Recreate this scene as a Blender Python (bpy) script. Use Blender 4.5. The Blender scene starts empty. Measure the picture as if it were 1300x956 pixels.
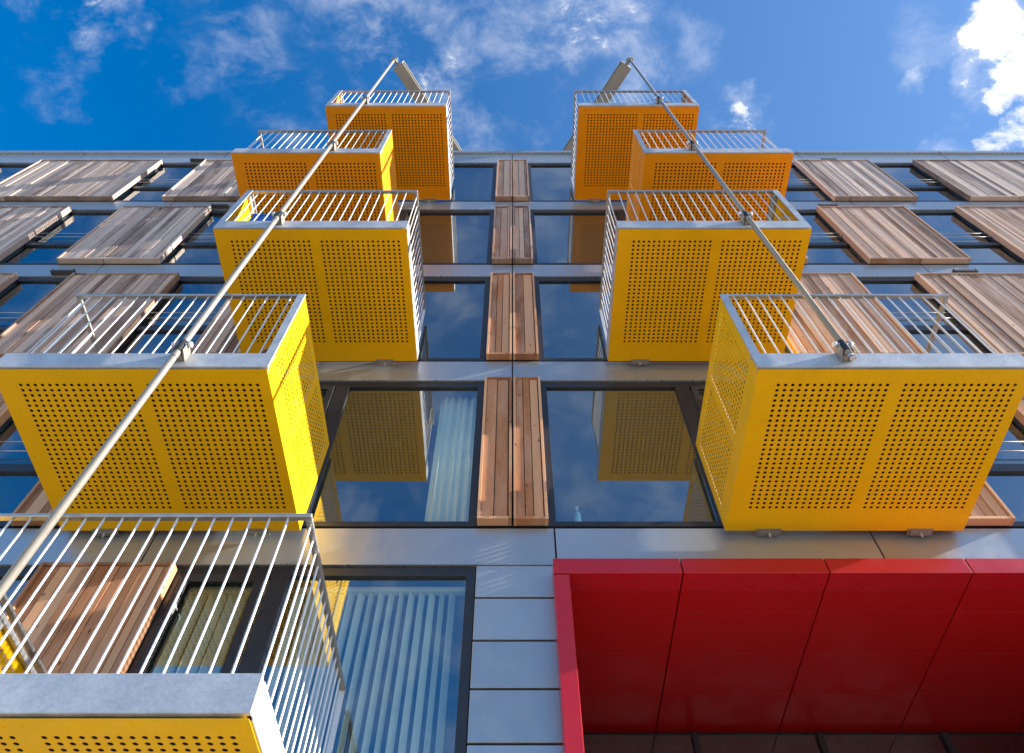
import bpy, bmesh, math, random
from mathutils import Vector
random.seed(7)
R = math.radians
scene = bpy.context.scene
COL = scene.collection

# ------------------------------------------------------------------ camera
CAMY, CAMZ = -5.213, 1.6            # the facade is the plane y = 0
PITCH = 58.892
cam_d = bpy.data.cameras.new('camera'); cam = bpy.data.objects.new('camera', cam_d); COL.objects.link(cam)
cam.location = (-0.006, CAMY, CAMZ); cam.rotation_euler = (R(90 + PITCH), 0, 0)
cam_d.sensor_width = 36; cam_d.lens = 36 * 925.8 / 1300; cam_d.shift_y = -44.5 / 1300
cam_d.clip_start = 0.05; cam_d.clip_end = 2000
scene.camera = cam

# ------------------------------------------------------------------ helpers
def tag(o, label=None, cat=None, group=None, kind=None):
    if label: o['label'] = label
    if cat: o['category'] = cat
    if group: o['group'] = group
    if kind: o['kind'] = kind
    return o

class MB:
    """collects faces, then links them as one mesh object"""
    def __init__(s): s.v = []; s.f = []; s.smooth = []; s.col = []; s.cur = 0.5
    def box(s, x0, x1, y0, y1, z0, z1):
        n = len(s.v)
        s.v += [(x, y, z) for z in (z0, z1) for y in (y0, y1) for x in (x0, x1)]
        for f in ((0, 2, 3, 1), (4, 5, 7, 6), (0, 1, 5, 4), (2, 6, 7, 3), (0, 4, 6, 2), (1, 3, 7, 5)):
            s.f.append([n + i for i in f]); s.smooth.append(False); s.col.append(s.cur)
        return s
    def cyl(s, a, b, r, n=12, r2=None, caps=True):
        a = Vector(a); b = Vector(b); d = (b - a).normalized(); r2 = r if r2 is None else r2
        u = d.orthogonal().normalized(); w = d.cross(u); k = len(s.v)
        for p, rr in ((a, r), (b, r2)):
            for i in range(n):
                t = 2 * math.pi * i / n
                s.v.append(tuple(p + (u * math.cos(t) + w * math.sin(t)) * rr))
        for i in range(n):
            j = (i + 1) % n
            s.f.append([k + i, k + j, k + n + j, k + n + i]); s.smooth.append(True); s.col.append(s.cur)
        if caps:
            s.f.append([k + i for i in reversed(range(n))]); s.f.append([k + n + i for i in range(n)])
            s.smooth += [False, False]; s.col += [s.cur] * 2
        return s
    def prism(s, pts, axis, a, b):
        """pts: 2D outline; axis: which axis is the extrusion ('x','y','z')"""
        k = len(s.v); n = len(pts)
        for t in (a, b):
            for p, q in pts:
                s.v.append({'x': (t, p, q), 'y': (p, t, q), 'z': (p, q, t)}[axis])
        s.f.append([k + i for i in range(n)]); s.f.append([k + n + i for i in reversed(range(n))])
        for i in range(n):
            j = (i + 1) % n; s.f.append([k + i, k + n + i, k + n + j, k + j])
        s.smooth += [False] * (n + 2); s.col += [s.cur] * (n + 2)
        return s
    def mesh(s, name, mat):
        me = bpy.data.meshes.new(name)
        me.from_pydata(s.v, [], s.f)
        me.polygons.foreach_set('use_smooth', s.smooth)
        ca = me.attributes.new('bv', 'FLOAT', 'FACE'); ca.data.foreach_set('value', s.col)
        bm = bmesh.new(); bm.from_mesh(me); bmesh.ops.recalc_face_normals(bm, faces=bm.faces); bm.to_mesh(me); bm.free()
        me.materials.append(mat); me.update()
        return me
    def build(s, name, mat, parent=None, bevel=0.0, loc=(0, 0, 0)):
        return link(name, s.mesh(name, mat), parent, bevel, loc)

def link(name, me, parent=None, bevel=0.0, loc=(0, 0, 0)):
    o = bpy.data.objects.new(name, me); COL.objects.link(o); o.location = loc
    if parent: o.parent = parent
    if bevel:
        m = o.modifiers.new('bevel', 'BEVEL'); m.width = bevel; m.segments = 2; m.limit_method = 'ANGLE'; m.angle_limit = R(40)
    return o

def empty(name, loc=(0, 0, 0), rz=0):
    o = bpy.data.objects.new(name, None); COL.objects.link(o); o.location = loc; o.rotation_euler = (0, 0, rz)
    o.empty_display_size = 0.2
    return o

# ------------------------------------------------------------------ materials
def new_mat(name):
    m = bpy.data.materials.new(name); m.use_nodes = True
    nt = m.node_tree; nt.nodes.clear()
    out = nt.nodes.new('ShaderNodeOutputMaterial')
    return m, nt, out
def N(nt, t, **kw):
    n = nt.nodes.new(t)
    for k, v in kw.items():
        if k in n.inputs: n.inputs[k].default_value = v
        else: setattr(n, k, v)
    return n
def ramp(nt, stops):
    n = nt.nodes.new('ShaderNodeValToRGB'); e = n.color_ramp.elements
    while len(e) < len(stops): e.new(0.5)
    for i, (p, c) in enumerate(stops):
        e[i].position = p; e[i].color = (*c, 1) if len(c) == 3 else c
    return n
def coords(nt, scale=(1, 1, 1)):
    g = N(nt, 'ShaderNodeNewGeometry'); m = N(nt, 'ShaderNodeMapping'); m.inputs['Scale'].default_value = scale
    nt.links.new(g.outputs['Position'], m.inputs['Vector']); return m.outputs['Vector']

def paint(name, c, rough=0.35, coat=0.0, metal=0.0, var=0.08, vscale=3.0, bump=0.0, dirt=0.0, spec=.5, rnd=0.0, wave=0.0):
    m, nt, out = new_mat(name); L = nt.links.new
    p = N(nt, 'ShaderNodeBsdfPrincipled'); p.inputs['Metallic'].default_value = metal
    p.inputs['Coat Weight'].default_value = coat; p.inputs['Coat Roughness'].default_value = 0.08; p.inputs['Specular IOR Level'].default_value = spec
    v = coords(nt)
    n1 = N(nt, 'ShaderNodeTexNoise', Scale=vscale, Detail=5.0, Roughness=0.6); L(v, n1.inputs['Vector'])
    lo = tuple(x * (1 - var) for x in c); hi = tuple(min(1, x * (1 + var)) for x in c)
    r = ramp(nt, [(0.3, lo), (0.7, hi)]); L(n1.outputs['Fac'], r.inputs['Fac'])
    colo = r.outputs['Color']
    if dirt:
        v2 = coords(nt, (7, 7, .8))
        n2 = N(nt, 'ShaderNodeTexNoise', Scale=2.2, Detail=6.0, Roughness=0.7); L(v2, n2.inputs['Vector'])
        r2 = ramp(nt, [(0.52, (0, 0, 0)), (0.75, (1, 1, 1))]); L(n2.outputs['Fac'], r2.inputs['Fac'])
        mx = N(nt, 'ShaderNodeMixRGB'); mx.blend_type = 'MIX'
        mm = N(nt, 'ShaderNodeMath', operation='MULTIPLY'); L(r2.outputs['Color'], mm.inputs[0]); mm.inputs[1].default_value = dirt
        L(mm.outputs[0], mx.inputs['Fac']); L(colo, mx.inputs['Color1']); mx.inputs['Color2'].default_value = (.10, .085, .06, 1)
        colo = mx.outputs['Color']
    if rnd:
        oi = N(nt, 'ShaderNodeObjectInfo'); mr = N(nt, 'ShaderNodeMapRange'); mr.inputs['To Min'].default_value = 1 - rnd; mr.inputs['To Max'].default_value = 1 + rnd * .5
        L(oi.outputs['Random'], mr.inputs['Value']); hv = N(nt, 'ShaderNodeHueSaturation'); L(mr.outputs[0], hv.inputs['Value']); L(colo, hv.inputs['Color']); colo = hv.outputs[0]
    if wave:
        nw = N(nt, 'ShaderNodeTexNoise', Scale=1.6, Detail=2.0); L(v, nw.inputs['Vector'])
        bw_ = N(nt, 'ShaderNodeBump', Strength=wave, Distance=.2); L(nw.outputs['Fac'], bw_.inputs['Height']); L(bw_.outputs[0], p.inputs['Normal'])
    L(colo, p.inputs['Base Color'])
    r3 = ramp(nt, [(0.3, (rough * .8,) * 3), (0.7, (min(1, rough * 1.25),) * 3)])
    n3 = N(nt, 'ShaderNodeTexNoise', Scale=vscale * 5, Detail=4.0); L(v, n3.inputs['Vector'])
    L(n3.outputs['Fac'], r3.inputs['Fac']); L(r3.outputs['Color'], p.inputs['Roughness'])
    if bump:
        b = N(nt, 'ShaderNodeBump', Strength=bump, Distance=0.01); L(n1.outputs['Fac'], b.inputs['Height']); L(b.outputs[0], p.inputs['Normal'])
    L(p.outputs[0], out.inputs[0])
    return m

def galvanised(name, a=(.40, .40, .41), b=(.64, .64, .65), rough=.45):
    m, nt, out = new_mat(name); L = nt.links.new
    p = N(nt, 'ShaderNodeBsdfPrincipled', Metallic=.4)
    v = coords(nt)
    vo = N(nt, 'ShaderNodeTexVoronoi', Scale=75.0); L(v, vo.inputs['Vector'])
    n1 = N(nt, 'ShaderNodeTexNoise', Scale=3.5, Detail=8.0, Roughness=.65); L(v, n1.inputs['Vector'])
    sep = N(nt, 'ShaderNodeSeparateColor'); L(vo.outputs['Color'], sep.inputs[0])
    mx = N(nt, 'ShaderNodeMath', operation='MULTIPLY'); L(sep.outputs[0], mx.inputs[0]); mx.inputs[1].default_value = .16
    ad = N(nt, 'ShaderNodeMath', operation='ADD'); L(mx.outputs[0], ad.inputs[0]); L(n1.outputs['Fac'], ad.inputs[1])
    r = ramp(nt, [(.35, a), (.85, b)]); L(ad.outputs[0], r.inputs['Fac']); L(r.outputs['Color'], p.inputs['Base Color'])
    r2 = ramp(nt, [(.3, (rough * .8,) * 3), (.8, (rough * 1.3,) * 3)]); L(ad.outputs[0], r2.inputs['Fac']); L(r2.outputs['Color'], p.inputs['Roughness'])
    L(p.outputs[0], out.inputs[0]); return m

def wood(name, cols, grey):
    """cols: dark, mid, light larch; grey: weathered tone mixed in patches"""
    m, nt, out = new_mat(name); L = nt.links.new
    p = N(nt, 'ShaderNodeBsdfPrincipled', Roughness=.75)
    p.inputs['Specular IOR Level'].default_value = .3
    at = N(nt, 'ShaderNodeAttribute'); at.attribute_name = 'bv'
    g = N(nt, 'ShaderNodeNewGeometry')
    off = N(nt, 'ShaderNodeCombineXYZ'); mo = N(nt, 'ShaderNodeMath', operation='MULTIPLY'); mo.inputs[1].default_value = 37.0
    L(at.outputs['Fac'], mo.inputs[0]); L(mo.outputs[0], off.inputs['X']); L(mo.outputs[0], off.inputs['Z'])
    va = N(nt, 'ShaderNodeVectorMath', operation='ADD'); L(g.outputs['Position'], va.inputs[0]); L(off.outputs[0], va.inputs[1])
    mp = N(nt, 'ShaderNodeMapping'); mp.inputs['Scale'].default_value = (1, 1, .06); L(va.outputs[0], mp.inputs['Vector'])
    gr = N(nt, 'ShaderNodeTexNoise', Scale=55.0, Detail=6.0, Roughness=.65, Distortion=.6); L(mp.outputs[0], gr.inputs['Vector'])
    br = N(nt, 'ShaderNodeMath', operation='MULTIPLY_ADD'); br.inputs[1].default_value = .45
    L(gr.outputs['Fac'], br.inputs[0])
    b2 = N(nt, 'ShaderNodeMath', operation='MULTIPLY_ADD'); b2.inputs[1].default_value = .78; b2.inputs[2].default_value = -.10
    L(at.outputs['Fac'], b2.inputs[0]); L(b2.outputs[0], br.inputs[2])
    r = ramp(nt, [(.1, cols[0]), (.5, cols[1]), (.95, cols[2])]); L(br.outputs[0], r.inputs['Fac'])
    # weathering patches
    mp2 = N(nt, 'ShaderNodeMapping'); mp2.inputs['Scale'].default_value = (1.3, 1.3, .5); L(va.outputs[0], mp2.inputs['Vector'])
    w = N(nt, 'ShaderNodeTexNoise', Scale=2.5, Detail=5.0, Roughness=.6); L(mp2.outputs[0], w.inputs['Vector'])
    rw = ramp(nt, [(.38, (0, 0, 0)), (.66, (1, 1, 1))]); L(w.outputs['Fac'], rw.inputs['Fac'])
    mx = N(nt, 'ShaderNodeMixRGB'); mx.blend_type = 'MIX'; L(r.outputs['Color'], mx.inputs['Color1']); mx.inputs['Color2'].default_value = (*grey, 1)
    mf = N(nt, 'ShaderNodeMath', operation='MULTIPLY'); mf.inputs[1].default_value = .6; L(rw.outputs['Color'], mf.inputs[0]); L(mf.outputs[0], mx.inputs['Fac'])
    # knots
    mp3 = N(nt, 'ShaderNodeMapping'); mp3.inputs['Scale'].default_value = (1, 1, .55); L(va.outputs[0], mp3.inputs['Vector'])
    kn = N(nt, 'ShaderNodeTexVoronoi', Scale=7.0); kn.inputs['Randomness'].default_value = 1; L(mp3.outputs[0], kn.inputs['Vector'])
    rk = ramp(nt, [(.05, (1, 1, 1)), (.11, (0, 0, 0))]); L(kn.outputs['Distance'], rk.inputs['Fac'])
    m3 = N(nt, 'ShaderNodeMixRGB'); m3.blend_type = 'MIX'; L(mx.outputs[0], m3.inputs['Color1']); m3.inputs['Color2'].default_value = (cols[0][0] * .45, cols[0][1] * .4, cols[0][2] * .4, 1)
    mk = N(nt, 'ShaderNodeMath', operation='MULTIPLY'); mk.inputs[1].default_value = .8; L(rk.outputs['Color'], mk.inputs[0]); L(mk.outputs[0], m3.inputs['Fac'])
    L(m3.outputs[0], p.inputs['Base Color'])
    bm_ = N(nt, 'ShaderNodeBump', Strength=.35, Distance=.004); L(gr.outputs['Fac'], bm_.inputs['Height']); L(bm_.outputs[0], p.inputs['Normal'])
    L(p.outputs[0], out.inputs[0]); return m

def glass(name, refl=.20, tint=(.86, .95, 1.0), trans=(.92, .96, .92)):
    m, nt, out = new_mat(name); L = nt.links.new
    gl = N(nt, 'ShaderNodeBsdfGlossy', Roughness=0.004, Color=(*tint, 1))
    tr = N(nt, 'ShaderNodeBsdfTransparent', Color=(*trans, 1))
    lw = N(nt, 'ShaderNodeFresnel', IOR=2.1)
    ad = N(nt, 'ShaderNodeMath', operation='ADD'); ad.inputs[1].default_value = refl - .06; L(lw.outputs[0], ad.inputs[0]); ad.use_clamp = True
    gb = N(nt, 'ShaderNodeNewGeometry'); fr = N(nt, 'ShaderNodeMath', operation='SUBTRACT'); fr.inputs[0].default_value = 1; L(gb.outputs['Backfacing'], fr.inputs[1])
    one = N(nt, 'ShaderNodeMath', operation='MULTIPLY'); L(ad.outputs[0], one.inputs[0]); L(fr.outputs[0], one.inputs[1]); ad = one     # one coated face per pane
    mx = N(nt, 'ShaderNodeMixShader'); L(ad.outputs[0], mx.inputs[0]); L(tr.outputs[0], mx.inputs[1]); L(gl.outputs[0], mx.inputs[2])
    n = N(nt, 'ShaderNodeTexNoise', Scale=1.1, Detail=1.0); L(coords(nt), n.inputs['Vector'])
    b = N(nt, 'ShaderNodeBump', Strength=.014, Distance=.1); L(n.outputs['Fac'], b.inputs['Height']); L(b.outputs[0], gl.inputs['Normal'])
    L(mx.outputs[0], out.inputs[0]); return m

YEL = (.90, .50, .002)
ORA = (.90, .315, .002)
M = dict(
    y1=paint('yellow paint', YEL, .45, 0, spec=.22, var=.05, dirt=.10),
    y2=paint('warm yellow paint', (.90, .475, .002), .45, 0, spec=.22, var=.05, dirt=.10),
    y3=paint('orange yellow paint', ORA, .45, 0, spec=.22, var=.05, dirt=.10),
    galv=galvanised('galvanised steel'),
    steel=paint('stainless steel', (.74, .73, .71), .34, metal=.25, var=.08),
    railm=paint('handrail steel', (.42, .41, .40), .38, metal=.7, var=.12, vscale=8),
    pole=paint('pole steel', (.27, .25, .22), .42, metal=.15, var=.08, vscale=5, dirt=.15),
    bracket=paint('bracket steel', (.26, .25, .235), .5, metal=.3, var=.12, vscale=9, dirt=.2),
    beam=paint('beam paint', (.36, .35, .31), .55, metal=.1, var=.08, dirt=.15),
    clad=paint('grey metal cladding', (.44, .465, .475), .36, metal=.6, var=.05, vscale=1.2, rnd=.10, dirt=.05),
    clad2=paint('coping metal', (.44, .47, .49), .3, metal=.65, var=.05, rnd=.06),
    backing=paint('black membrane', (.012, .012, .013), .7, var=.1),
    frame=paint('dark window frame', (.022, .024, .028), .38, var=.1),
    vent=paint('vent metal', (.06, .055, .05), .5, var=.1),
    red=paint('red lacquer', (.47, .008, .014), .30, .2, var=.04, vscale=.8),
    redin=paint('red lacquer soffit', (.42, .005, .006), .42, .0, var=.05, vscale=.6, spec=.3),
    wood_low=wood('larch orange', [(.20, .070, .026), (.50, .215, .092), (.74, .42, .23)], (.56, .35, .23)),
    wood_mid=wood('larch brown', [(.15, .075, .045), (.40, .235, .155), (.66, .45, .33)], (.46, .37, .32)),
    wood_grey=wood('larch weathered', [(.14, .09, .07), (.40, .29, .235), (.72, .56, .46)], (.48, .40, .36)),
    edge=paint('larch edge', (.22, .115, .05), .7, var=.3, vscale=9),
    plaster=paint('plaster', (.50, .49, .46), .9, var=.05),
    deck=paint('deck boards', (.035, .03, .025), .8, var=.2, vscale=10),
    curtain=paint('curtain cloth', (.78, .84, .74), .9, var=.04),
    slat=paint('blind fabric', (.80, .84, .76), .85, var=.03),
    glass=glass('window glass'),
    rubber=paint('black gasket', (.02, .02, .02), .6, var=.1),
    ground=paint('paving', (.45, .415, .37), .85, var=.15, vscale=.6, dirt=.1),
    road=paint('asphalt', (.055, .055, .056), .85, var=.2, vscale=2),
    kerb=paint('kerb stone', (.36, .34, .31), .8, var=.12, vscale=2),
    blue=paint('blue plastic', (.01, .10, .42), .4, var=.06),
    pot=paint('terracotta', (.30, .13, .07), .8, var=.12),
    petal=paint('red petals', (.38, .02, .02), .7, var=.3, vscale=30),
    leaf=paint('leaf green', (.05, .10, .03), .6, var=.3, vscale=20),
    white=paint('white ceramic', (.7, .7, .68), .5, var=.05),
    bottle=paint('pale blue plastic', (.25, .5, .6), .2, var=.05),
)

# ------------------------------------------------------------------ balconies
W, DEP, RAIL = 2.283, 1.844, 1.348
XI, XO = 1.244, 2.022               # inner and outer columns: distance from the centre line
YF, YB = CAMY + 5.1425 - DEP, CAMY + 5.1425      # front and back of the balcony boxes
PITCH_X = .0610
mesh_cache = {}

def holed_cells(xs, ys, r, place, sheet):
    """square cells with round holes; place(u, v) -> 3D; adds to sheet MB"""
    n = 12
    for cx, hx in xs:
        for cy, hy in ys:
            k = len(sheet.v)
            for i in range(n):
                t = 2 * math.pi * (i + .5) / n
                c, s_ = math.cos(t), math.sin(t); q = 1 / max(abs(c), abs(s_))
                # outer ring on the square
                sheet.v.append(place(cx + c * q * hx, cy + s_ * q * hy))
            for cxs, cys in ((1, 1), (-1, 1), (-1, -1), (1, -1)):
                sheet.v.append(place(cx + cxs * hx, cy + cys * hy))
            for i in range(n):
                t = 2 * math.pi * (i + .5) / n
                sheet.v.append(place(cx + math.cos(t) * r, cy + math.sin(t) * r))
            # n=12: rim points at 15,45,75,... -> 45,135,225,315 are the corners
            for i in range(n):
                j = (i + 1) % n
                sheet.f.append([k + i, k + j, k + n + 4 + j, k + n + 4 + i])
                sheet.smooth.append(False); sheet.col.append(.5)
            # the last quad of a square side is straight, so no corner fill is needed

def perforated(place, U0, U1, V0, V1, fields, pitch_u, pitch_v, r):
    """a sheet from (U0,V0) to (U1,V1) with fields of holes: fields = [(u_start, n_u, v_start, n_v)] sharing v range, sorted in u"""
    s = MB()
    def quad(a, b, c, d):
        if b - a < 1e-5 or d - c < 1e-5: return
        k = len(s.v); s.v.extend([place(a, c), place(b, c), place(b, d), place(a, d)]); s.f.append([k, k + 1, k + 2, k + 3]); s.smooth.append(False); s.col.append(.5)
    v0, nv = fields[0][2], fields[0][3]
    va, vb = v0 - pitch_v / 2, v0 + (nv - .5) * pitch_v
    quad(U0, U1, V0, va); quad(U0, U1, vb, V1)
    u = U0
    for (u0, nu, _, _) in fields:
        ua, ub = u0 - pitch_u / 2, u0 + (nu - .5) * pitch_u
        quad(u, ua, va, vb)
        holed_cells([(u0 + i * pitch_u, pitch_u / 2) for i in range(nu)], [(v0 + i * pitch_v, pitch_v / 2) for i in range(nv)], r, place, s)
        u = ub
    quad(u, U1, va, vb)
    return s

def part(root, key, name, fn, mat, loc=(0, 0, 0), bevel=0.0, thick=0.0):
    k = (key, mat.name)
    if k not in mesh_cache: mesh_cache[k] = fn().mesh(name, mat)
    o = link(name, mesh_cache[k], root, bevel, loc)
    if thick:
        md = o.modifiers.new('thickness', 'SOLIDIFY'); md.thickness = thick; md.offset = 0
    return o

def balcony(side, floor, kind, label):
    """panel side: outer column has the closed panel towards the centre, inner column away from it"""
    x_in = XI if kind == 'i' else XO
    x0 = x_in if side > 0 else -(x_in + W)
    z0 = CAMZ + 2.0278 + 3 * (floor - 1)
    panel_left = (side > 0) == (kind == 'o')       # on the viewer's left end of the box?
    v = 'L' if panel_left else 'R'
    ym = {1: M['y1'], 2: M['y1'], 3: M['y2'], 4: M['y3'], 5: M['y3']}[floor]
    root = tag(empty('balcony', (x0, YF, z0)), label, 'balcony', 'yellow perforated balconies hung on the facade')
    # local: x 0..W, y 0..DEP (towards the wall), z 0..
    part(root, 'soffit', 'soffit', lambda: perforated(lambda a, b: (a, b, 0.0), .004, W - .004, .006, DEP,
         [(.200 - .004, 16, .160, 27), (1.262, 16, .160, 27)], .0608, .0532, .0152), ym, thick=.003)
    # joint strip + screws on the soffit
    def screws():
        s = MB()
        for x in (.06, .57, W / 2 - .045, W / 2 + .045, W - .57, W - .06):
            for y in (.07, DEP - .09): s.cyl((x, y, -.006), (x, y, .001), .008, 8)
        for x in (.06, W / 2 - .045, W / 2 + .045, W - .06):
            for y in (.62, 1.2): s.cyl((x, y, -.006), (x, y, .001), .008, 8)
        return s
    part(root, 'screws', 'screw_heads', screws, ym)
    part(root, 'deck', 'deck', lambda: MB().box(.03, W - .03, .03, DEP - .02, .15, .19), M['deck'])
    # perimeter channels
    part(root, 'fchan', 'front_channel', lambda: MB().box(0, W, -.012, .012, .018, .225).box(0, W, .012, .05, .212, .225).box(0, W, .012, .05, .018, .026), M['galv'], bevel=.002)
    xo = W if panel_left else 0                     # open end
    sgn = 1 if panel_left else -1
    def side_chan(): 
        a, b = sorted((xo, xo - sgn * .024)); s = MB().box(a, b, .0125, DEP, .018, .225)
        a, b = sorted((xo - sgn * .024, xo - sgn * .06)); return s.box(a, b, .052, DEP, .20, .212)
    part(root, 'schan' + v, 'side_channel', side_chan, M['galv'], bevel=.002)
    part(root, 'bchan', 'rear_channel', lambda: MB().box(.03, W - .03, DEP - .03, DEP, .02, .15), M['galv'])
    # closed panel end
    xp = 0 if panel_left else W; sp = 1 if panel_left else -1
    def panel():
        x = xp + sp * .006
        s1 = perforated(lambda a, b: (x, a, b), .012, DEP, .004, RAIL - .05, [(.135, 14, .25, 17), (1.005, 14, .25, 17)], .0555, .0575, .0155)
        return s1
    pn = part(root, 'panel' + v, 'side_panel', panel, ym, thick=.0016)
    def pframe():
        s = MB()
        def bx(a, b, c, d, e, f):
            p, q = sorted((xp + sp * a, xp + sp * b)); s.box(p, q, c, d, e, f)
        bx(.0, .075, -.0125, .003, .2255, RAIL - .03)           # flat front post
        bx(.009, .020, .003, .05, .2255, RAIL - .06)
        bx(.009, .05, DEP - .05, DEP - .002, .03, RAIL - .05)
        bx(.009, .04, .88, .95, .23, RAIL - .06)
        bx(.009, .045, .05, DEP - .05, RAIL - .10, RAIL - .06)
        return s
    part(root, 'pframe' + v, 'panel_frame', pframe, M['galv'], bevel=.0015)
    # handrail (front + both sides)
    def rail():
        s = MB(); z1 = RAIL; z2 = RAIL - .028; t = .045
        s.box(.02, W - .02, .0, t, z2, z1)
        s.box(.02, .02 + t, t, DEP - .01, z2, z1); s.box(W - .02 - t, W - .02, t, DEP - .01, z2, z1)
        return s
    part(root, 'rail', 'handrail', rail, M['railm'], bevel=.006)
    # posts on the open end
    def post(): return MB().box(-.02, .02, -.006, .006, .20, RAIL - .028)
    part(root, 'post', 'post', post, M['steel'], loc=(xo - sgn * .0425, DEP - .04, 0))
    # balusters, one by one
    bar = lambda: MB().cyl((0, 0, .03), (0, 0, RAIL - .028), .0078, 10, caps=False)
    x_start = (xp + sp * .15); n = 18
    for i in range(n):
        x = x_start + sp * i * .1155
        part(root, 'bar', 'baluster', bar, M['steel'], loc=(x, .026, 0))
    for i in range(14):
        part(root, 'bar', 'baluster', bar, M['steel'], loc=(xo - sgn * .0425, .10 + i * .119, 0))
    # wall brackets under the box
    for x in (.42, W - .42):
        b = part(root, 'brk', 'wall_bracket', lambda: MB().box(-.12, .12, -.03, .050, -.016, -.004).box(-.10, .10, -.015, .040, -.030, -.016), M['bracket'], loc=(x, DEP, 0), bevel=.004)
        part(b, 'bolt', 'bolt', lambda: MB().cyl((0, .012, -.070), (0, .012, -.030), .008, 10).cyl((0, .012, -.043), (0, .012, -.030), .016, 6), M['galv'])
    return root

B = {}
LAB = {
 (-1, 1): 'lowest balcony of all, its steel bars in front of a window with vertical blinds',
 (-1, 2): 'second lowest balcony on the long sunlit pole, yellow with a brightly sunlit end panel',
 (-1, 3): 'yellow balcony third from the bottom on the sunlit pole, a blue box behind its bars',
 (-1, 4): 'orange yellow balcony second from the top on the sunlit pole, bright sunlit end panel',
 (-1, 5): 'topmost orange yellow balcony on the sunlit pole, bars towards the middle of the building',
 (1, 2): 'lowest yellow balcony above the red entrance, the shaded pole ends at its front channel',
 (1, 3): 'yellow balcony third from the top on the shaded pole, open bars towards the middle',
 (1, 4): 'second highest balcony on the shaded pole, orange yellow with its end panel in shade',
 (1, 5): 'topmost orange yellow balcony on the shaded pole, small pots standing along its front',
}
for fl, kind in ((1, 'i'), (2, 'o'), (3, 'i'), (4, 'o'), (5, 'i')):
    for sd in (-1, 1):
        if (sd, fl) in LAB: B[sd, fl] = balcony(sd, fl, kind, LAB[sd, fl])

# ------------------------------------------------------------------ support poles and roof beams
PX, PY = 2.785, CAMY + 3.205
def pole(sd, z_bot, z_top, floors, label):
    root = tag(empty('support_pole', (sd * PX, PY, z_bot)), label, 'pole', 'steel poles that tie the balconies together')
    H = z_top - z_bot
    MB().cyl((0, 0, 0), (0, 0, H), .029, 24).build('tube', M['pole'], root)
    for fl in floors:
        zc = CAMZ + 2.0278 + 3 * (fl - 1) + .19 - z_bot
        # socket ring of the tube, and a conical lug welded to the channel, with a forked head
        s = MB(); s.cyl((0, 0, zc - .075), (0, 0, zc + .075), .035, 20)
        c = s.build('clamp', M['rubber'], root, bevel=.003)
        g = MB(); yb = YF - .013 - PY                       # channel face in local coordinates
        g.prism([(-.02, zc - .075), (-.02, zc + .075), (yb, zc + .03), (yb, zc - .10)], 'x', -.052, -.039)
        g.prism([(-.02, zc - .075), (-.02, zc + .075), (yb, zc + .03), (yb, zc - .10)], 'x', .039, .052)
        g.cyl((0, yb, zc - .035), (0, .03, zc - .035), .052, 18, r2=.036)
        g.build('lug', M['pole'], c, bevel=.003)
        q = MB().cyl((-.075, -.004, zc + .035), (.075, -.004, zc + .035), .014, 10)
        q.cyl((-.085, -.004, zc + .035), (-.052, -.004, zc + .035), .026, 6); q.cyl((.052, -.004, zc + .035), (.08, -.004, zc + .035), .026, 6)
        q.build('bolt', M['steel'], c)
        MB().cyl((0, 0, zc - .17), (0, 0, zc - .162), .0305, 20).build('joint_ring', M['rubber'], root)
    e = MB(); e.cyl((0, 0, H - .02), (0, 0, H + .05), .05, 16); e.cyl((-.07, 0, H + .03), (.07, 0, H + .03), .05, 14)
    e.cyl((-.09, 0, H + .03), (.09, 0, H + .03), .02, 8)
    e.build('end_fitting', M['pole'], root, bevel=.004)
    f = MB(); f.cyl((0, 0, -.05), (0, 0, .004), .025, 16); f.build('end_cap', M['steel'], root)
ZT = CAMZ + 18.17
pole(-1, 0.12, ZT, (1, 2, 3, 4, 5), 'long sunlit steel pole running down past five balconies')
pole(1, CAMZ + 2.0278 + 3 + .06, ZT, (2, 3, 4, 5), 'shaded steel pole ending at the balcony above the red entrance')

def beam(sd, label):
    a = Vector((sd * -2.70 * -1, PY + .10, 0)); b = Vector((sd * 1.02, CAMY + 6.05, 0))
    d = (b - a); Ln = d.length; ang = math.atan2(d.y, d.x)
    root = tag(empty('roof_beam', (a.x, a.y, ZT - .12), ang), label, 'beam', 'steel beams reaching out from the roof')
    s = MB(); w = .135
    s.box(0, Ln, -w, w, 0, .022); s.box(0, Ln, -w, w, .22, .242); s.box(0, Ln, -.012, .012, .022, .22)
    s.box(0, .02, -w, w, .022, .22)
    s.build('girder', M['beam'], root, bevel=.003)
    q = MB().box(-.14, .0, -.03, .03, .03, .17); q.build('end_plate', M['pole'], root, bevel=.004)
    MB().box(Ln - .55, Ln - .40, -.08, .08, -.75, -.0005).build('stub_post', M['beam'], root)
beam(-1, 'steel roof beam holding the top of the sunlit pole')
beam(1, 'steel roof beam holding the top of the shaded pole')

# ------------------------------------------------------------------ the building
bld = tag(empty('apartment_building', (0, 0, 0)), 'modern apartment block with grey metal bands, dark framed windows and larch shutters', 'building')
ROW = lambda k: CAMZ + 2.1546 + 3 * (k - 1)          # bottom of the shutters of storey k
XL, XR = -15.4, 15.4
TOP = ROW(5) + 3.36
SEAMS = [-13.72, -10.29, -6.85, -3.43, 0.0, 3.43, 6.85, 10.29, 13.72]

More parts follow.
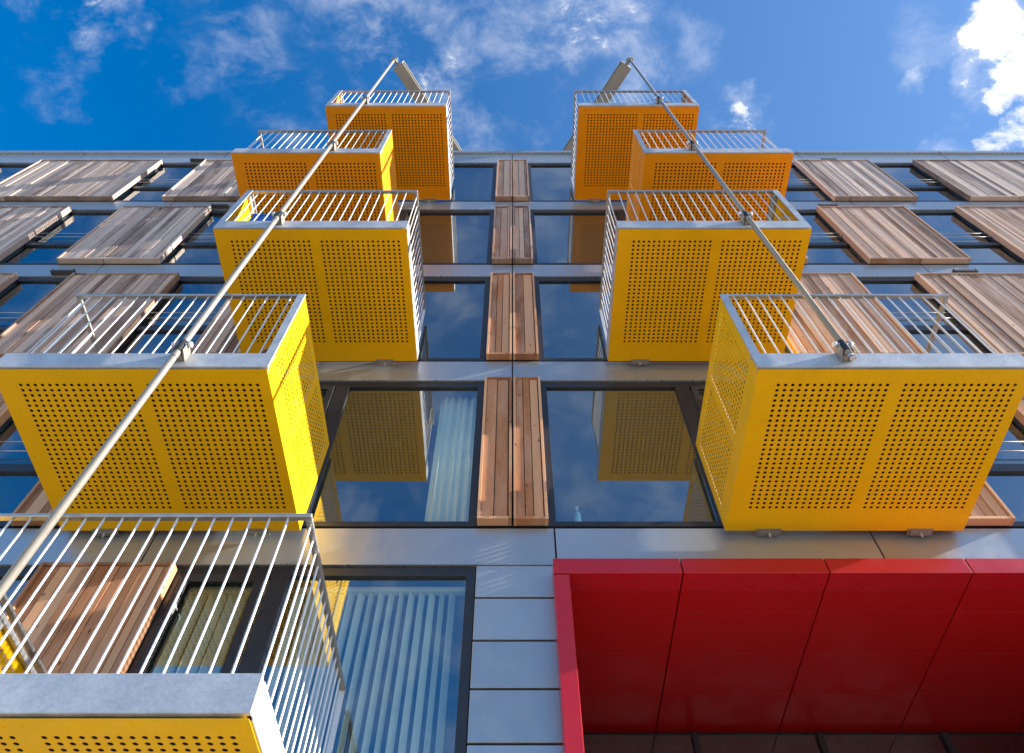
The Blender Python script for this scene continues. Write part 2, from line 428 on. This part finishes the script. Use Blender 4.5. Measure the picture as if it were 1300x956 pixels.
SH = {
 1: [(-10.4, -8.7), (-7.0, -5.3), (-4.25, -3.05)],
 2: [(-12.4, -9.65), (-8.65, -6.95 + 1.02), (-4.88, -3.17), (-.346, .346), (3.17, 4.87), (5.93, 7.63), (8.65, 11.4)],
 3: [(-13.3, -10.7), (-9.65, -7.97), (-7.06, -5.36), (-4.28, -2.6), (-.346, .346), (3.76, 5.46), (6.48, 9.25), (10.3, 12.0)],
 4: [(-14.1, -12.4), (-11.4, -8.66), (-7.63, -5.91), (-4.9, -3.2), (-.346, .346), (3.25, 4.95), (5.97, 7.68), (8.68, 11.45), (12.5, 14.2)],
 5: [(-13.6, -11.9), (-10.89, -8.10), (-7.10, -5.40), (-4.4, -2.7), (-.346, .346), (3.76, 5.46), (6.52, 8.22), (9.26, 12.05), (13.1, 14.8)],
}
SH[2][1] = (-7.63, -5.93)
SHT, SHH = .107, 2.454

def shutter(x0, x1, k):
    z0 = ROW(k); z1 = z0 + SHH
    cx = (x0 + x1) / 2
    mat = M['wood_low'] if (k <= 2 or (abs(cx) < .5 and k == 3)) else (M['wood_mid'] if (k == 3 or abs(cx) < .5 or (k == 4 and cx > 0)) else M['wood_grey'])
    root = empty('shutter', (x0, 0, z0)); root.parent = bld
    w = x1 - x0; h = SHH
    cuts = [c - x0 for c in SEAMS if x0 + .05 < c < x1 - .05]
    b = MB(); x = .034; narrow = w < 1
    while x < w - .035:
        bw = random.choice((.075, .095, .12, .14)) if not narrow else random.choice((.085, .10, .13))
        xe = min(x + bw, w - .034)
        if w - .034 - xe < .03: xe = w - .034
        for c in cuts:
            if x < c < xe + .02: xe = c - .007
        d = random.choice((.0, .0, .004, .009, .012))
        if xe - x > .02:
            b.cur = random.random()
            b.box(x, xe - .008, -(SHT - .020 - d), -.02, .036, h - .030)
        x = xe
        for c in cuts:
            if abs(x - (c - .007)) < 1e-6: x = c + .007
    b.build('boards', mat, root)
    f = MB()
    f.cur = random.random(); f.box(0, .030, -SHT, -.004, .0, h)
    f.cur = random.random(); f.box(w - .030, w, -SHT, -.004, .0, h)
    segs = [.0305] + [c for c in cuts] + [w - .0305]
    for i in range(len(segs) - 1):
        a, c = segs[i] + (.007 if i else 0), segs[i + 1] - (.007 if i < len(segs) - 2 else 0)
        f.cur = random.random(); f.box(a, c, -SHT + .004, -.006, .0, .034)
        f.cur = random.random() * .5; f.box(a, c, -SHT + .004, -.006, h - .028, h)
    f.build('shutter_frame', mat, root, bevel=.0015)
    return root

def window(x0, x1, k, bars=(), rails=True, transom=None, name='window'):
    """dark frame flush behind the bands, pane set back; bars: x of mullions"""
    z0 = ROW(k) + .012; z1 = ROW(k) + 2.50
    root = empty(name, (x0, 0, z0)); root.parent = bld
    w = x1 - x0; h = z1 - z0; fy0, fy1 = .012, .075
    s = MB(); t = .082
    s.box(0, t, fy0, fy1, 0, h); s.box(w - t, w, fy0, fy1, 0, h)
    s.box(t, w - t, fy0, fy1, 0, .065); s.box(t, w - t, fy0, fy1, h - .10, h)
    xs = [t] + [b - x0 for b in bars] + [w - t]
    for b in xs[1:-1]: s.box(b - .085, b + .085, fy0 - .004, fy1, .065, h - .10)
    if transom:
        s.box(t, w - t, fy0 - .004, fy1, transom - .06, transom + .06)
    s.build('window_frame', M['frame'], root, bevel=.003)
    for i in range(len(xs) - 1):
        a = xs[i] + (.085 if i else 0); c = xs[i + 1] - (.085 if i < len(xs) - 2 else 0)
        if transom:
            MB().box(a - .01, c + .01, .045, .055, .055, transom - .05).build('pane', M['glass'], root)
            MB().box(a - .01, c + .01, .045, .055, transom + .05, h - .09).build('pane', M['glass'], root)
        else:
            MB().box(a - .01, c + .01, .045, .055, .055, h - .09).build('pane', M['glass'], root)
    if rails:
        for zz in (1.10, 1.26):
            MB().cyl((.02, -.02, zz), (w - .02, -.02, zz), .007, 8).build('guard_rail', M['railm'], root)
    return root

for k in range(1, 6):
    prev = XL + .3
    for (a, b) in SH[k]:
        if a - prev > .4:
            if k >= 2 and abs(b) <= .4 and abs(prev) < 6:          # the wide pane beside the middle, door next to the shutter
                window(prev - .08, a + .04 - .08 + .03, k, bars=(-2.13,), rails=False, name='window')
            elif k >= 2 and abs(prev) <= .4:
                window(prev + .0, a + .08, k, bars=(2.13,), rails=False, name='window')
            else:
                window(prev - .10, a + .10, k, transom=.86)
        shutter_list = (a, b)
        prev = b
    if k > 1 and XR - prev > 1: window(prev - .10, XR - .2, k, transom=.86)
for k in range(1, 6):
    for (a, b) in SH[k]:
        if abs(a) < .4: 
            shutter(a, -.010, k); shutter(.010, b, k)
        else: shutter(a, b, k)
# storey 1, beside the middle: door and window behind the lowest balcony
window(-3.08, -.338, 1, bars=(-2.10,), rails=False)
for nm, z in (('door_handle', 1.25),):
    for k, x in ((1, -2.90), (2, -2.62), (2, 2.62)):
        h = MB().cyl((x, -.03, ROW(k) + 1.95), (x, -.03, ROW(k) + 2.12), .012, 10).cyl((x, .02, ROW(k) + 2.035), (x, -.03, ROW(k) + 2.035), .010, 8)
        h.build(nm, M['steel'], bld)
# door leaf frames on the balcony doors (a second, prouder frame round the leaf)
for k in range(1, 6):
    for sd in ((-1,) if k == 1 else (-1, 1)):
        xa = 2.23; xb = min(abs(a_) for (a_, b_) in SH[k] for _ in (0,) if (a_ * sd > 0 and abs(a_) > 2) ) if False else 2.98
        s = MB(); z0, z1 = ROW(k) + .09, ROW(k) + 2.40
        lo, hi = sorted((sd * xa, sd * xb))
        s.box(lo, lo + .075, -.012, .0095, z0, z1).box(hi - .075, hi, -.012, .0095, z0, z1).box(lo + .075, hi - .075, -.012, .0095, z0, z0 + .08).box(lo + .075, hi - .075, -.012, .0095, z1 - .08, z1)
        s.build('door_leaf_frame', M['frame'], bld, bevel=.003)

# cladding bands between storeys, panel by panel
def panel(x0, x1, z0, z1, mat='clad', y0=0.0, y1=.03, name='cladding_panel'):
    return MB().box(x0, x1, y0, y1, z0, z1).build(name, M[mat], bld, bevel=.003 if name == 'cladding_panel' else 0)
def run(seams, z0, z1, **kw):
    xs = [XL] + [s for s in seams if XL < s < XR] + [XR]
    for i in range(len(xs) - 1): panel(xs[i] + (.008 if i else 0), xs[i + 1] - (.008 if i < len(xs) - 2 else 0), z0, z1, **kw)
for k in range(2, 6):
    sm = SEAMS if k > 2 else [-13.72, -10.29, -6.85, -3.43, .405, 3.45, 6.85, 10.29, 13.72]
    z0 = ROW(k - 1) + 2.525; z1 = ROW(k) - .030
    run(sm, z0, z1)
    # thin bright drip edge under each band
    run(sm, z0 - .016, z0 - .001, mat='clad2', y0=-.012, y1=.03, name='drip_edge')
run(SEAMS, ROW(5) + 2.525, ROW(5) + 2.93)
run(SEAMS, ROW(5) + 2.95, ROW(5) + 3.20)
run(SEAMS, ROW(5) + 3.215, ROW(5) + 3.36, mat='clad2', y0=-.045, y1=.35, name='coping')
run(SEAMS, ROW(5) + 2.509, ROW(5) + 2.524, mat='clad2', y0=-.012, y1=.03, name='drip_edge')
# grey panels beside the red entrance
zt = ROW(1) + 2.525
for z1, z0 in ((zt - .02, CAMZ + 4.313), (CAMZ + 4.292, CAMZ + 3.882), (CAMZ + 3.861, CAMZ + 3.45), (CAMZ + 3.43, CAMZ + 3.02), (CAMZ + 3.0, CAMZ + 2.5), (CAMZ + 2.48, CAMZ + 1.9), (CAMZ + 1.88, .2)):
    panel(-.330, .40, z0, z1)
# ground floor cladding (below the picture)
for i in range(8):
    panel(XL + .0 + i * 1.875 + .01, XL + (i + 1) * 1.875 - .01, .1, ROW(1) - .03)
panel(5.9, XR, .1, zt - .02); 
# vents above some shutters
for x0, x1, z in ((-7.50, -7.14, ROW(3) + 2.56), (-7.50, -7.16, ROW(5) + 2.56), (7.22, 7.55, ROW(5) + 2.56), (6.07, 6.43, ROW(4) + 2.56), (7.19, 7.56, ROW(3) + 2.56), (-5.95, -5.6, ROW(4) + 2.56)):
    MB().box(x0, x1, -.085, .0, z, z + .05).box(x0, x0 + .012, -.085, 0, z + .05, z + .09).box(x1 - .012, x1, -.085, 0, z + .05, z + .09).build('vent_cowl', M['vent'], bld, bevel=.003)
# black backing in the joints, in strips that leave the windows open
s = MB()
for k in range(1, 6):
    s.box(XL, XR, .032, .10, ROW(k) + 2.49, ROW(k) + (3.045 if k < 5 else 3.34))
for k in range(1, 6):
    for (a, b) in SH[k]:
        s.box(a + .11 if abs(a) > .4 else a + .005, b - .11 if abs(a) > .4 else b - .005, -.002 if abs(a) < .4 else .0, .10, ROW(k) - .0, ROW(k) + 2.489)
s.box(-.345, .38, .032, .10, .1, ROW(1) + 2.489)
s.box(5.9, XR, .032, .10, .1, ROW(1) + 2.489)
s.box(XL, -.4, .032, .10, .1, ROW(1) + .02)
s.build('backing_wall', M['backing'], bld)
# the inside: slabs, partition and back wall of the rooms
s = MB()
for k in range(1, 7):
    s.box(XL, XR, .14, 4.6, ROW(k) - .26, ROW(k) - .04)
s.box(XL, XR, 4.6, 4.75, .05, ROW(6) - .05)
for x in (-13.72, -10.29, -6.85, -3.43, 0, 3.43, 6.85, 10.29, 13.72):
    for k in range(1, 6):
        if k == 1 and 0 < x < 5.5: continue
        s.box(x - .06, x + .06, .14, 4.6, ROW(k) - .04, ROW(k) + 2.74)
s.box(XL, XL + .1, .12, 4.6, .1, ROW(6) - .05); s.box(XR - .1, XR, .12, 4.6, .1, ROW(6) - .05)
s.build('room_walls', M['plaster'], bld)
MB().box(XL, XR, .351, 11.0, ROW(5) + 3.0, ROW(5) + 3.12).build('roof', M['backing'], bld)
s = MB().box(XL, XL + .02, .02, 11, .1, TOP - .05); s.box(XR - .02, XR, .02, 11, .1, TOP - .05); s.box(XL, XR, 11, 11.1, .1, TOP - .05)
s.build('end_wall', M['clad'], bld)

# ------------------------------------------------------------------ red entrance surround
ZP = CAMZ + 4.39; YP = CAMY + 5.0
ent = tag(empty('entrance_surround', (.357, YP, 0)), 'glossy red metal surround of the entrance with a red panelled soffit', 'entrance surround')
def rel(x): return x - .357
XE = 5.85; D = 2.4
joints = [.357, 1.485, 2.762, 4.01, 5.26, XE]
for i in range(5):
    g = .006
    a, b = rel(joints[i]) + (g if i else 0), rel(joints[i + 1]) - (g if i < 4 else 0)
    MB().box(a, b, 0, .22, ZP, ZP + .165).build('fascia_panel', M['red'], ent, bevel=.004)
    ya = .0
    for j, (y0, y1) in enumerate(((.225, .50), (.507, 1.10), (1.107, 1.72), (1.727, 2.4))):
        y0 = max(y0, .225)
        a2 = a if i else a + .14
        MB().box(a2, b if i < 4 else b - .14, y0, y1, ZP + .002, ZP + .03).build('soffit_panel', M['redin'], ent, bevel=.003)
for x0, x1 in ((0, .135), (rel(XE) - .135, rel(XE))):
    MB().box(x0, x1, .002, 2.4, .1, ZP - .012).build('jamb', M['red'], ent, bevel=.004)
s = MB().box(0.02, rel(XE) - .02, .23, 2.41, ZP + .04, ZP + .06).box(.0, rel(XE), 2.41, 2.46, .1, ZP + .03)
s.build('backing_panel', M['backing'], ent)
for i in range(4):
    x = .2 + i * 1.28
    MB().box(x, x + .06, 2.30, 2.40, .1, ZP - .05).build('door_mullion', M['frame'], ent)
MB().box(.14, rel(XE) - .14, 2.34, 2.352, .15, ZP - .06).build('pane', M['glass'], ent)

# ------------------------------------------------------------------ curtains and blinds behind the panes
def wavy(x0, x1, z0, z1, y, amp, per, name, mat, label, cat):
    s = MB(); n = int((x1 - x0) / .012); k = 0
    for i in range(n + 1):
        x = x0 + (x1 - x0) * i / n
        yy = y + amp * math.sin(i * .012 / per * 6.283) + amp * .5 * math.sin(i * .012 / per * 3.1 + 1)
        s.v += [(x, yy, z0), (x, yy * 1.0 + .01, z1)]
    for i in range(n): s.f.append([2 * i, 2 * i + 2, 2 * i + 3, 2 * i + 1]); s.smooth.append(True); s.col.append(.5)
    o = s.build(name, mat); md = o.modifiers.new('t', 'SOLIDIFY'); md.thickness = .004
    return tag(o, label, cat)
wavy(-.90, -.42, ROW(2) + .0, ROW(2) + 2.42, .19, .022, .085, 'curtain', M['curtain'], 'pale green curtain in the big window beside the middle shutter, above the blinds', 'curtain')
def blind(x0, x1, k, label, step=.092):
    root = tag(empty('vertical_blind', (x0, .20, ROW(k))), label, 'blind', 'vertical fabric blinds')
    MB().box(0, x1 - x0, -.03, .03, 2.36, 2.41).build('head_rail', M['slat'], root)
    n = int((x1 - x0) / step)
    sl = MB(); a = R(58); c, s_ = math.cos(a) * .040, math.sin(a) * .040
    sl.v = [(-c, -s_, .02), (c, s_, .02), (c, s_, 2.35), (-c, -s_, 2.35)]; sl.f = [[0, 1, 2, 3]]; sl.smooth = [False]; sl.col = [.5]
    me = sl.mesh('slat', M['slat'])
    for i in range(n):
        o = link('slat', me, root, loc=(.05 + i * step, random.uniform(-.004, .004), 0)); o.rotation_euler = (0, 0, R(random.uniform(-9, 9)))
        md = o.modifiers.new('t', 'SOLIDIFY'); md.thickness = .002
blind(-1.98, -.42, 1, 'vertical fabric blind in the lowest window, beside the grey wall panels')
blind(-2.96, -2.24, 1, 'vertical fabric blind in the balcony door behind the lowest railing')

# ------------------------------------------------------------------ things on the balconies
def zdeck(fl): return CAMZ + 2.0278 + 3 * (fl - 1) + .19
s = MB().box(-.17, .17, -.12, .12, 0, .42).box(-.18, .18, -.13, .13, .42, .47)
o = s.build('storage_box', M['blue'], None, .012, (-3.09, YF + .19, zdeck(3))); tag(o, 'blue plastic storage box behind the bars of a yellow balcony on the sunlit pole', 'box')
def pot(x, y, z, r, h, label, flowers=None, mat='pot'):
    root = tag(empty('plant_pot', (x, y, z)), label, 'plant pot', 'pots on the balconies')
    MB().cyl((0, 0, 0), (0, 0, h), r * .72, 16, r2=r).cyl((0, 0, h - .02), (0, 0, h + .005), r * 1.08, 16).build('pot', M[mat], root)
    l = MB(); f = MB()
    for i in range(60 if flowers else 26):
        t = random.uniform(0, 6.28); e = random.uniform(.2, 1.5); q = random.uniform(.3, 1) * r * 1.25
        p = Vector((math.cos(t) * math.cos(e) * q, math.sin(t) * math.cos(e) * q, h + math.sin(e) * q * 1.1))
        u = Vector((random.uniform(-1, 1), random.uniform(-1, 1), random.uniform(-1, 1))).normalized() * .022; w_ = u.orthogonal().normalized() * .012
        tgt = f if (flowers and i % 2) else l
        k = len(tgt.v); tgt.v += [tuple(p - u), tuple(p + w_), tuple(p + u), tuple(p - w_)]; tgt.f.append([k, k + 1, k + 2, k + 3]); tgt.smooth.append(False); tgt.col.append(.5)
    l.build('foliage', M['leaf'], root)
    if flowers: f.build('flowers', M['petal'], root)
pot(-2.13, YF + .16, zdeck(2), .09, .24, 'terracotta pot of dark red flowers inside the corner of a yellow balcony', True)
for x, m_, lb in ((1.93, 'white', 'tall white pot nearest the middle on the topmost balcony of the shaded pole'), (2.42, 'white', 'tall white pot left of the pole on the topmost balcony of the shaded pole'), (3.05, 'pot', 'tall terracotta pot right of the pole on the topmost balcony')):
    pot(x, YF + .125, zdeck(5), .075, .40, lb, None, m_)
MB().box(.45, 2.0, .08, .24, ROW(2) + .03, ROW(2) + .07).build('window_sill', M['plaster'], bld, bevel=.004)
b = tag(empty('bottle', (.66, .125, ROW(2) + .071)), 'small pale blue bottle standing inside the big window above the red entrance', 'bottle')
MB().cyl((0, 0, 0), (0, 0, .20), .036, 16).cyl((0, 0, .20), (0, 0, .25), .036, 16, r2=.013).cyl((0, 0, .25), (0, 0, .29), .013, 12).build('bottle_body', M['bottle'], b)
MB().cyl((0, 0, .291), (0, 0, .315), .016, 12).build('cap', M['white'], b)

# ------------------------------------------------------------------ ground
def sheet(name, x0, x1, y0, y1, z, mat):
    s = MB(); s.v = [(x0, y0, z), (x1, y0, z), (x1, y1, z), (x0, y1, z)]; s.f = [[0, 1, 2, 3]]; s.smooth = [False]; s.col = [.5]
    return tag(s.build(name, mat), kind='structure')
sheet('ground', -600, 600, -600, 600, 0, M['ground'])
tag(MB().box(-80, 80, -17, -9.3, -.05, .01).build('road', M['road']), kind='structure')
tag(MB().box(-80, 80, -9.3, .3, -.05, .10).build('pavement', M['ground']), kind='structure')
tag(MB().box(-80, 80, -9.45, -9.301, -.05, .115).build('kerb', M['kerb'], None, .01), kind='structure')

# ------------------------------------------------------------------ sun and sky
SUN = Vector((-1.0, .085, -.41)).normalized()        # the way the light travels
sd_ = bpy.data.lights.new('sun', 'SUN'); sd_.energy = 5.0; sd_.angle = R(.5); sd_.color = (1, .93, .82)
so = bpy.data.objects.new('sun', sd_); COL.objects.link(so); so.rotation_euler = SUN.to_track_quat('-Z', 'Y').to_euler()
elev = math.asin(-SUN.z); az = math.atan2(-SUN.x, -SUN.y)     # azimuth of the sun from +Y, clockwise

wd = bpy.data.worlds.new('World'); scene.world = wd; wd.use_nodes = True
nt = wd.node_tree; nt.nodes.clear(); L = nt.links.new
out = nt.nodes.new('ShaderNodeOutputWorld'); bg = N(nt, 'ShaderNodeBackground'); bg.inputs['Strength'].default_value = .105
sky = nt.nodes.new('ShaderNodeTexSky'); sky.sky_type = 'NISHITA'; sky.sun_disc = False
sky.sun_elevation = elev; sky.sun_rotation = az; sky.air_density = 1.0; sky.dust_density = .8; sky.ozone_density = 4.0; sky.altitude = 300
hs = N(nt, 'ShaderNodeHueSaturation'); hs.inputs['Saturation'].default_value = 1.38; L(sky.outputs[0], hs.inputs['Color'])
# clouds: noise on a plane overhead, gated by soft discs of sky directions
tc = N(nt, 'ShaderNodeTexCoord')
nrm = N(nt, 'ShaderNodeVectorMath', operation='NORMALIZE'); L(tc.outputs['Generated'], nrm.inputs[0])
def pix(x, y):
    p = R(PITCH); fw = Vector((0, math.cos(p), math.sin(p))); up = Vector((0, -math.sin(p), math.cos(p)))
    return (fw * 925.8 + Vector((1, 0, 0)) * (x - 650) + up * (433.5 - y)).normalized()
wn = N(nt, 'ShaderNodeTexNoise', Scale=9.0, Detail=5.0, Roughness=.6); L(nrm.outputs[0], wn.inputs['Vector'])
ws = N(nt, 'ShaderNodeVectorMath', operation='SUBTRACT'); L(wn.outputs['Color'], ws.inputs[0]); ws.inputs[1].default_value = (.5, .5, .5)
wsc = N(nt, 'ShaderNodeVectorMath', operation='SCALE'); L(ws.outputs[0], wsc.inputs[0]); wsc.inputs['Scale'].default_value = .20
wad = N(nt, 'ShaderNodeVectorMath', operation='ADD'); L(nrm.outputs[0], wad.inputs[0]); L(wsc.outputs[0], wad.inputs[1])
warp = N(nt, 'ShaderNodeVectorMath', operation='NORMALIZE'); L(wad.outputs[0], warp.inputs[0])
CL = [(1306, 88, 52, 1.0), (1262, 28, 34, .9), (1290, 182, 40, .95), (1235, 190, 30, .6), (300, 50, 66, .42), (330, 115, 60, .34), (490, 20, 70, .55), (545, 90, 48, .70),
      (650, 30, 75, .42), (745, 40, 62, .68), (690, 110, 50, .48), (600, 150, 45, .36), (925, 150, 34, .80), (1160, 92, 20, .6), (45, 90, 34, .30), (105, 0, 42, .74), (870, 50, 45, .32), (1180, 30, 40, .25), (800, 100, 50, .4)]
acc = None
for x, y, r, s_ in CL:
    d = pix(x, y)
    dp = N(nt, 'ShaderNodeVectorMath', operation='DOT_PRODUCT'); L(warp.outputs[0], dp.inputs[0]); dp.inputs[1].default_value = d
    ang = math.atan(r / 1000.0)
    mr = N(nt, 'ShaderNodeMapRange'); mr.interpolation_type = 'SMOOTHSTEP'
    mr.inputs['From Min'].default_value = math.cos(ang * 1.5); mr.inputs['From Max'].default_value = 1.0
    mr.inputs['To Min'].default_value = 0; mr.inputs['To Max'].default_value = s_
    L(dp.outputs['Value'], mr.inputs['Value'])
    if acc is None: acc = mr.outputs[0]
    else:
        mx = N(nt, 'ShaderNodeMath', operation='MAXIMUM'); L(acc, mx.inputs[0]); L(mr.outputs[0], mx.inputs[1]); acc = mx.outputs[0]
# scattered clouds over the rest of the sky (what the windows mirror)
sep = N(nt, 'ShaderNodeSeparateXYZ'); L(nrm.outputs[0], sep.inputs[0])
mb = N(nt, 'ShaderNodeMapRange'); mb.inputs['From Min'].default_value = -.02; mb.inputs['From Max'].default_value = -.25; mb.inputs['To Max'].default_value = .34
L(sep.outputs['Y'], mb.inputs['Value'])
mx = N(nt, 'ShaderNodeMath', operation='MAXIMUM'); L(acc, mx.inputs[0]); L(mb.outputs[0], mx.inputs[1]); acc = mx.outputs[0]
mp = N(nt, 'ShaderNodeMapping'); mp.inputs['Scale'].default_value = (1.0, 1.25, 1.0); mp.inputs['Rotation'].default_value = (0, 0, R(20)); L(nrm.outputs[0], mp.inputs['Vector'])
n1 = N(nt, 'ShaderNodeTexNoise', Scale=10.0, Detail=12.0, Roughness=.66, Distortion=.25); L(mp.outputs[0], n1.inputs['Vector'])
def smooth(src, a, b):
    m = N(nt, 'ShaderNodeMapRange'); m.interpolation_type = 'SMOOTHSTEP'; m.inputs['From Min'].default_value = a; m.inputs['From Max'].default_value = b; L(src, m.inputs['Value']); return m.outputs[0]
def math2(op, a, b):
    m = N(nt, 'ShaderNodeMath', operation=op)
    for i_, q in enumerate((a, b)):
        if isinstance(q, (int, float)): m.inputs[i_].default_value = q
        else: L(q, m.inputs[i_])
    return m.outputs[0]
wisp = math2('MULTIPLY', smooth(n1.outputs['Fac'], .40, .78), acc)                      # thin veils
dense = smooth(math2('ADD', math2('MULTIPLY', acc, .55), n1.outputs['Fac']), .86, 1.02)   # heaped clouds
alpha = math2('MAXIMUM', wisp, dense)
veil = N(nt, 'ShaderNodeMapRange'); veil.interpolation_type = 'SMOOTHSTEP'                # thin high haze towards the sun
veil.inputs['From Min'].default_value = -.45; veil.inputs['From Max'].default_value = .75; veil.inputs['To Max'].default_value = .34; L(sep.outputs['X'], veil.inputs['Value'])
vm = N(nt, 'ShaderNodeMixRGB'); L(veil.outputs[0], vm.inputs['Fac']); L(hs.outputs[0], vm.inputs['Color1']); vm.inputs['Color2'].default_value = (1.55, 1.75, 2.1, 1)
mc = N(nt, 'ShaderNodeMixRGB'); L(alpha, mc.inputs['Fac']); L(vm.outputs[0], mc.inputs['Color1']); mc.inputs['Color2'].default_value = (3.7, 3.75, 3.9, 1)
L(mc.outputs[0], bg.inputs['Color']); L(bg.outputs[0], out.inputs[0])

# ------------------------------------------------------------------ render settings
vs = scene.view_settings; vs.view_transform = 'Standard'; vs.look = 'None'; vs.exposure = 1.6; vs.gamma = 1; vs.use_curve_mapping = False
scene.render.engine = 'CYCLES'
scene.cycles.caustics_reflective = False; scene.cycles.caustics_refractive = False
scene.cycles.max_bounces = 10; scene.cycles.diffuse_bounces = 5; scene.cycles.glossy_bounces = 4; scene.cycles.transparent_max_bounces = 12
scene.cycles.sample_clamp_indirect = 6
